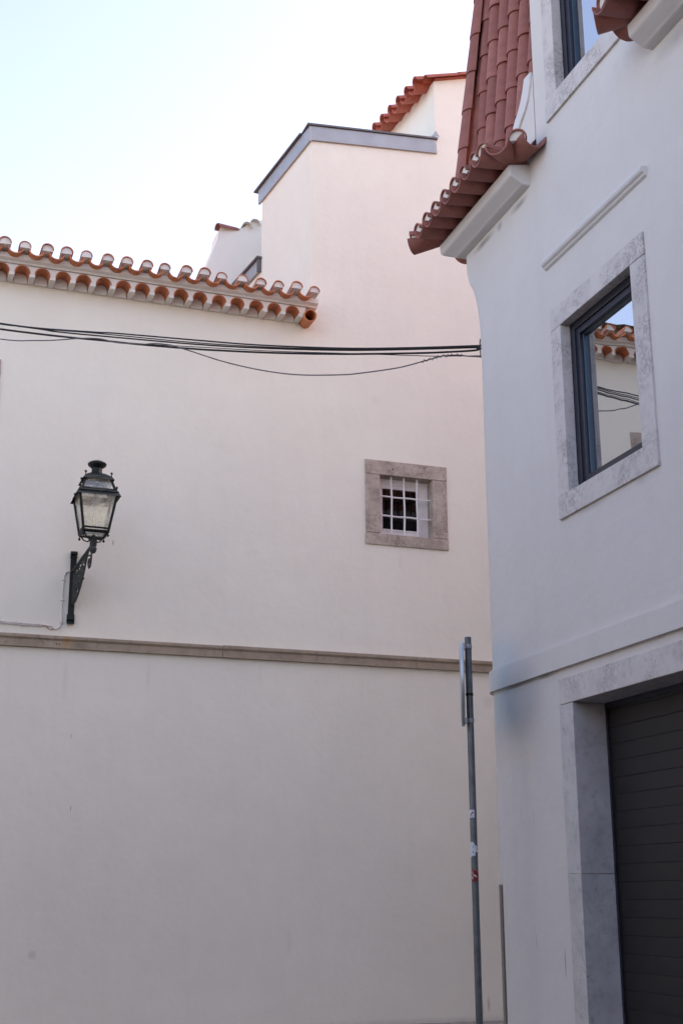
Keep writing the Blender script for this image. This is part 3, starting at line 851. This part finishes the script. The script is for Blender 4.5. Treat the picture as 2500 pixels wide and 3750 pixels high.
# lantern body
ZB, ZR, ZU = .985, 1.475, 1.675
b = MB()
def edges(b, z0, h0, z1, h1, w, bot=True, top=True):
    for sx in (-1, 1):
        for sy in (-1, 1):
            b.tube([(AX+sx*h0, AY+sy*h0, z0), (AX+sx*h1, AY+sy*h1, z1)], w, 4)
    for zz, h, on in ((z0, h0, bot), (z1, h1, top)):
        if on:
            for p, q in (((-1,-1),(1,-1)),((1,-1),(1,1)),((1,1),(-1,1)),((-1,1),(-1,-1))):
                b.tube([(AX+p[0]*h, AY+p[1]*h, zz), (AX+q[0]*h, AY+q[1]*h, zz)], w, 4)
edges(b, ZB, .150, ZR, .232, .021)
edges(b, ZB+.045, .157, ZB+.06, .159, .012, top=False)
edges(b, ZR+.03, .205, ZU, .150, .019)
b.build('lantern_frame', M['iron'], lamp)
b = MB()
b.frustum(ZR-.055, .272, ZR+.028, .222, AX, AY, cap=False); b.frustum(ZR-.055, .266, ZR+.022, .216, AX, AY, cap=False)
b.frustum(ZR+.028, .222, ZR+.034, .205, AX, AY, cap=False)
b.frustum(ZU-.03, .196, ZU+.022, .160, AX, AY, cap=False); b.frustum(ZU-.03, .19, ZU+.02, .154, AX, AY, cap=False)
b.frustum(ZU+.022, .160, ZU+.07, .09, AX, AY, cap=False)
b.build('rim', M['iron'], lamp)
MB().lathe([(.11,ZU+.035),(.098,ZU+.06),(.075,ZU+.085),(.066,ZU+.11),(.066,ZU+.155),(.085,ZU+.17),(.112,ZU+.19),(.118,ZU+.21),(.11,ZU+.225),(.07,ZU+.245),(.03,ZU+.255),(.001,ZU+.262)], 20, (AX,AY,0)).build('chimney', M['iron'], lamp)
for h, zz in ((.222, ZR+.045), (.160, ZU+.04), (.150, ZB-.035)):
    for sx in (-1, 1):
        for sy in (-1, 1):
            q = MB().ball((AX+sx*h, AY+sy*h, zz+(.018 if zz > ZB else -.012)), .017, 8)
            q.tube([(AX+sx*h, AY+sy*h, zz-.025), (AX+sx*h, AY+sy*h, zz+.012)], .008, 6)
            q.build('finial', M['iron'], lamp)
def quads(z0, h0, z1, h1):
    for sx, sy in ((0,-1),(1,0),(0,1),(-1,0)):
        t = (-sy, sx)
        vs = []
        for zz, h in ((z0, h0), (z1, h1)):
            for s in ((-1, 1) if zz == z0 else (1, -1)):
                for_ = (AX + sx*h + t[0]*s*h, AY + sy*h + t[1]*s*h, zz); vs.append(for_)
        inn = [(p[0]-sx*.004, p[1]-sy*.004, p[2]) for p in vs]
        MB().add(vs + inn, [(0,1,2,3),(7,6,5,4),(0,4,5,1),(1,5,6,2),(2,6,7,3),(3,7,4,0)]).build('pane', M['milky'], lamp)
quads(ZB+.01, .148, ZR-.005, .228)
quads(ZR+.04, .200, ZU-.01, .150)
MB().box(AX-.14, AX+.14, AY-.14, AY+.14, ZB-.008, ZB-.002).build('floor_plate', M['milky'], lamp)
b = MB()
for sx in (-1, 1):
    for sy in (-1, 1):
        b.tube([(AX+.02*sx, AY+.02*sy, .93), (AX+.06*sx, AY+.06*sy, .895), (AX+.10*sx, AY+.10*sy, .915), (AX+.125*sx, AY+.125*sy, .955), (AX+.145*sx, AY+.145*sy, .985)], .009, 6)
b.build('cradle', M['iron'], lamp)
MB().lathe([(.001,1.09),(.024,1.095),(.028,1.13),(.028,1.30),(.020,1.325),(.020,1.33)], 12, (AX,AY,0)).build('bulb', M['milky'], lamp)
b = MB().lathe([(.022,1.33),(.024,1.40),(.018,1.41),(.010,1.44),(.010,1.66)], 10, (AX,AY,0))
b.box(AX-.19, AX-.02, AY-.02, AY+.02, 1.375, 1.41)
b.build('lamp_holder', M['iron_lit'], lamp)

# cable to the lamp
cb = thing('lamp_conduit', 'thin cream painted conduit clipped to the wall below and beside the lantern', 'conduit', at(FA, -5.26, 0, 4.85))
MB().tube([(.075,-.03,.738),(.05,-.02,.735),(.022,-.014,.72),(.004,-.012,.67),(-.004,-.012,.50),(-.002,-.012,.06),(-.015,-.013,.01),(-.05,-.015,-.02),(-.085,-.016,-.015),(-.12,-.016,.015),(-.18,-.016,.022),(-.26,-.016,.012),(-.45,-.016,.008),(-.77,-.016,.02),(-1.6,-.016,.03),(-2.9,-.016,.03)], .0095, 8).build('pipe', M['pipe'], cb)
MB().tube([(-.085,-.014,-.012),(-.13,-.014,-.03),(-.165,-.014,-.015),(-.18,-.02,.012),(-.22,-.022,.018),(-.30,-.020,.020)], .006, 6).build('spare_wire', M['tan'], cb)
MB().tube([(-.24,-.022,.022),(-.45,-.03,.026),(-.60,-.028,.03),(-.80,-.028,.035),(-1.6,-.028,.045),(-2.9,-.028,.045)], .006, 6).build('spare_wire', M['pipe'], cb)
for x, zz, v in ((.0,.62,1),(-.003,.36,1),(-.003,.07,1),(-.26,.016,0),(-.47,.012,0),(-.56,.022,0),(-.70,.02,0)):
    (MB().box(x-.022, x+.022, -.026, -.001, zz-.008, zz+.008) if v else MB().box(x-.008, x+.008, -.03, -.001, zz-.016, zz+.022)).build('clip', M['pipe'], cb, bevel=.003)

# ================================================================== OVERHEAD CABLES
# run from the corner house to a point on the rear house farther along the street
P0 = Vector((1.30, 12.93, 0)); P1 = Vector(wpt(FA, -9.0, -.06, 0)); hd = (P1 - P0); LL = hd.length; hd.normalize()
hp_ = Vector((-hd.y, hd.x, 0))
def cable(pts, r, mat, label, off=0.0, n=8):
    """pts: (distance along the span, height)"""
    out = []
    m = len(pts)
    def cr(i, t):
        q = [pts[max(0, min(m-1, i+k))] for k in (-1, 0, 1, 2)]
        f = lambda k: .5*((2*q[1][k]) + (-q[0][k]+q[2][k])*t + (2*q[0][k]-5*q[1][k]+4*q[2][k]-q[3][k])*t*t + (-q[0][k]+3*q[1][k]-3*q[2][k]+q[3][k])*t**3)
        return f(0), f(1)
    for i in range(m-1):
        for k in range(6): out.append(cr(i, k/6))
    out.append(pts[-1])
    path = [P0 + hd*s + hp_*off + Vector((0, 0, h)) for s, h in out]
    o = MB().tube(path, r, n).build('overhead_cable', mat)
    return tag(o, label, 'cable', 'overhead cables between the houses')
CABLES = [
    ([(-0.163, 7.13), (0.587, 7.192), (1.34, 7.274), (2.307, 7.425), (3.084, 7.578), (4.009, 7.766), (4.238, 7.805), (4.972, 7.944), (5.501, 8.072), (6.701, 8.397), (7.901, 8.792), (8.651, 9.074)], 0.00893, 'black', 'topmost thin black overhead cable of the span, slightly slack', 0.0),
    ([(-0.171, 7.11), (0.583, 7.171), (1.335, 7.254), (2.173, 7.375), (3.075, 7.537), (4.228, 7.782), (5.007, 7.936), (5.489, 8.057), (6.689, 8.394), (7.889, 8.804), (8.639, 9.097)], 0.00637, 'black', 'thin black cable just under the topmost one, parting from it halfway along', 0.02),
    ([(-0.165, 7.118), (0.591, 7.182), (1.346, 7.259), (2.314, 7.398), (3.091, 7.536), (4.03, 7.728), (4.713, 7.872), (4.965, 7.938), (5.302, 8.023), (5.513, 8.073), (6.713, 8.391), (7.913, 8.778), (8.663, 9.055)], 0.00893, 'black', 'third black cable down, above the twisted pair', -0.02),
    ([(-0.163, 7.091), (-0.088, 7.078), (0.282, 7.099), (0.586, 7.125), (1.338, 7.201), (2.113, 7.304), (2.761, 7.408), (3.077, 7.464), (3.698, 7.587), (4.122, 7.682), (4.599, 7.783), (5.49, 7.993), (6.69, 8.31), (7.89, 8.694), (8.64, 8.969)], 0.01147, 'black', 'thickest black twisted cable bundle of the span', 0.01),
    ([(-0.163, 7.018), (-0.109, 7.025), (0.275, 7.064), (0.59, 7.108), (1.343, 7.22), (2.12, 7.333), (3.085, 7.498), (3.707, 7.607), (4.609, 7.785), (5.501, 7.994), (6.701, 8.309), (7.901, 8.691), (8.651, 8.965)], 0.00467, 'black', 'hair-thin black wire hanging beside the twisted bundle towards the grey cable', -0.01),
    ([(-0.169, 6.989), (-0.031, 7.014), (0.078, 7.038), (0.218, 7.045), (0.274, 7.04), (0.584, 6.982), (0.777, 6.96), (1.113, 6.949), (1.333, 6.953), (1.817, 7.006), (2.239, 7.106), (2.673, 7.254), (3.068, 7.425), (3.196, 7.479), (3.316, 7.527), (3.496, 7.567), (3.689, 7.581), (3.989, 7.638), (4.189, 7.707), (4.45, 7.742), (4.681, 7.751), (4.991, 7.779), (5.468, 7.854), (6.668, 8.19), (7.868, 8.598), (8.618, 8.89)], 0.00723, 'grey_cable', 'slack grey cable dipping well below the black cables', 0.03)]
for pts, r, mat, lab, off in CABLES: cable(pts, r, M[mat], lab, off)
# wrapped end of the grey cable
gc = CABLES[5][0]
def grey_h(x):
    for (a0, h0), (a1, h1) in zip(gc, gc[1:]):
        if a0 <= x <= a1: return h0 + (h1-h0)*(x-a0)/(a1-a0)
    return gc[0][1]
pts = []
for i in range(150):
    x_ = .02 + .44*i/149
    a = 2*math.pi*9*(i/149) + 1.1*math.sin(i*.13)
    r_w = .013 + .004*math.sin(i*.37)
    pts.append(P0 + hd*x_ + hp_*(CABLES[5][4] + r_w*math.cos(a)) + Vector((0, 0, grey_h(x_) + r_w*math.sin(a))))
tag(MB().tube(pts, .0032, 5).build('tie_wire', M['black']), 'thin black tie wire coiled round the end of the grey cable at the white corner', 'wire')
anc = thing('cable_bracket', 'small black bracket holding the cable ends at the rounded white corner', 'bracket', FB)
b = MB(); zc = 7.094
tt = math.radians(66); r_ = RB
def cpt(t, o): return Vector((RB - (RB+o)*math.sin(t), RB - (RB+o)*math.cos(t), 0))
q0, q1 = cpt(math.radians(58), .006), cpt(math.radians(86), .006)
b.tube([cpt(math.radians(21), .008)+Vector((0,0,zc+.045)), cpt(math.radians(20), .014)+Vector((0,0,zc)), cpt(math.radians(20), .014)+Vector((0,0,zc-.09)), cpt(math.radians(21), .008)+Vector((0,0,zc-.16))], .006, 6)
b.build('strap', M['black'], anc)
b = MB(); 
for dz in (.0, -.035): b.tube([cpt(math.radians(30), .0)+Vector((0,0,zc+dz)), cpt(math.radians(34), .05)+Vector((0,0,zc+dz*.4))], .012, 6)
b.build('hook', M['black'], anc)

# ================================================================== SIGN POST
post = thing('sign_post', 'slim grey steel post with an edge-on round sign and stickers before the cream wall', 'sign post', Matrix.Translation((1.1525, 12.0, 0)))
PR = .0305
MB().lathe([(PR,-.01),(PR,3.855),(PR-.004,3.862),(.001,3.865)], 18).build('pole', M['galv'], post)
b = MB()
for zz in (3.335,): b.lathe([(PR,zz-.012),(PR+.004,zz-.010),(PR+.004,zz+.010),(PR,zz+.012)], 18)
b.build('seam_ring', M['iron'], post)
for zz in (3.775, 3.10):
    b = MB().lathe([(PR,zz-.018),(PR+.006,zz-.017),(PR+.006,zz+.017),(PR,zz+.018)], 18)
    b.box(-PR-.02, -PR+.004, -.022, .022, zz-.026, zz+.026)
    b.ball((-.006, -PR-.008, zz+.002), .007, 6)
    b.build('clamp', M['clamp'], post)
va = math.atan2(1.1525, 12.0)        # bearing of the post: the disc is turned so that it is seen edge-on
disc = MB(); N = 48; rd = .385; vs = []
for x, r in ((-.016, rd-.004), (-.012, rd), (.012, rd), (.016, rd-.004)):
    for k in range(N):
        t = 2*math.pi*k/N; vs.append((x, r*math.cos(t), r*math.sin(t)))
disc.add(vs, [(i*N+k, i*N+(k+1) % N, (i+1)*N+(k+1) % N, (i+1)*N+k) for i in range(3) for k in range(N)], True)
disc.add(vs[:N], [tuple(range(N))]); disc.add(vs[3*N:], [tuple(range(N))])
link('sign_disc', disc.mesh('sign_disc', M['sign'], 50, recalc=True), post, Matrix.Translation((-PR-.030, .02, 3.437)) @ Matrix.Rotation(-va+R(1.2), 4, 'Z'))
def wrap(poly, zz, r, mat, name, sub=8, a0=R(-90)):
    """polygon in (arc length, height) wrapped on the post; a0 is the bearing of its middle"""
    import bmesh
    bm = bmesh.new()
    f = bm.faces.new([bm.verts.new((p[0], 0, p[1])) for p in poly])
    x0, x1 = min(p[0] for p in poly), max(p[0] for p in poly)
    for i in range(1, sub):
        x = x0 + (x1-x0)*i/sub
        bmesh.ops.bisect_plane(bm, geom=bm.verts[:]+bm.edges[:]+bm.faces[:], plane_co=(x,0,0), plane_no=(1,0,0))
    for v in bm.verts:
        a = a0 + v.co.x/r; z0 = v.co.z
        v.co = (r*math.cos(a), r*math.sin(a), zz + z0)
    me = bpy.data.meshes.new(name); bm.to_mesh(me); bm.free(); me.materials.append(mat)
    return me
st = bpy.data.objects.new
def sticker(name, polys, zz, label):
    base = None
    for i, (poly, mat, a0) in enumerate(polys):
        me = wrap(poly, zz, PR + .0006*(i+1) + .0004, M[mat], name if i == 0 else 'sticker_print', a0=a0)
        o = link(name if i == 0 else 'sticker_print', me, post if i == 0 else base)
        if i == 0: base = o; o['label'] = label
cir = lambda x, y, r, n=20, ry=None: [(x + r*math.cos(2*math.pi*k/n), y + (ry or r)*math.sin(2*math.pi*k/n)) for k in range(n)]
A0_ = R(-120)
sticker('sticker', [([(-.045,-.034),(.026,-.034),(.026,.034),(-.045,.034)], 'sticker_white', A0_),
                    ([(-.012,-.028),(-.004,-.014),(.008,.004),(.018,.002),(.016,.014),(.004,.020),(.0,.010),(-.014,-.010)], 'sticker_mark', A0_),
                    ([(.0,-.026),(.012,-.018),(.010,-.014),(-.002,-.022)], 'sticker_mark', A0_)], 2.278, 'small white sticker with a red figure')
sticker('sticker', [([(-.05,-.06),(-.02,-.065),(-.005,-.045),(.004,-.056),(.014,-.045),(.024,-.050),(.018,-.022),(.030,-.018),(.044,-.022),(.046,-.006),(.038,.004),(.042,.022),(.034,.036),(.018,.040),(.012,.058),(-.004,.070),(-.03,.066),(-.05,.05)], 'sticker_white', R(-115)),
                    ([(-.002,.020),(.006,.034),(.008,.030),(.002,.018)], 'iron', R(-115)), ([(-.006,-.028),(-.002,-.010),(.002,-.010),(0,-.028)], 'iron', R(-115))], 1.969, 'torn white paper sticker')
txt = []
for i, ch in enumerate('AROTECO'):
    a = R(118 - 18*i)
    txt.append(([(.047*math.cos(a)+.004*math.cos(a+q), .047*math.sin(a)+.006*math.sin(a+q)) for q in (.4, 2.6, 3.6, 5.8)], 'sticker_print', R(-112)))
sticker('sticker', [(cir(0, 0, .057), 'sticker_red', R(-112)), (cir(-.014, .018, .006, 10, .016), 'sticker_print', R(-112)),
                    ([(-.012,-.004),(.004,.008),(.020,-.004),(.030,-.016),(.016,-.020),(.004,-.012)], 'sticker_print', R(-112)),
                    ([(-.026,-.026),(-.018,-.008),(-.010,-.010),(-.012,-.022),(-.002,-.030),(-.014,-.038)], 'sticker_print', R(-112))] + txt, 1.757, 'round dark red sticker with white figures and lettering')

# ================================================================== UNSEEN HOUSES (added to shade the street and walls)
def plain_house(label, F, w, d, h, mat):
    t = thing('unseen_house', label, 'house', F)
    MB().box(0, w, 0, d, -.2, h).build('wall', mat, t)
    MB().add([(-.3,-.3,h),(w+.3,-.3,h),(w+.3,d+.3,h),(-.3,d+.3,h),(-.3,d/2,h+2.2),(w+.3,d/2,h+2.2)], [(0,3,2,1),(0,1,5,4),(2,3,4,5),(0,4,3),(1,2,5)]).build('roof', M['old_roof'], t)
    return t
plain_house('unseen plain ochre house behind the viewer, added to shade the street', Matrix.Translation((-22, -13, 0)), 50, 9, 6.0, M['wall_ochre'])
plain_house('unseen plain grey house across the street, added to shade the walls', Matrix.Translation((-16.2, -4.6, 0)) @ Matrix.Rotation(0.32, 4, 'Z'), 8, 14, 8.6, M['wall_grey'])
plain_house('unseen plain ochre house added across the side street to block glow', FB @ Matrix.Translation((-9, 22, 0)), 16, 9, 17, M['wall_ochre'])  # added out of view to cut the glow on the tall block
plain_house('unseen plain tall house added at the left to block light', FA @ Matrix.Translation((-24, 10, 0)), 17.3, 16, 15, M['wall_grey'])  # added out of view to keep sun off the left-facing walls
plain_house('unseen plain cream house added beside the rear facade to block sun', FA @ Matrix.Translation((4.52, .05, 0)), 18, 7, 6.8, M['wall_far'])  # added out of view to limit sun entering the side street
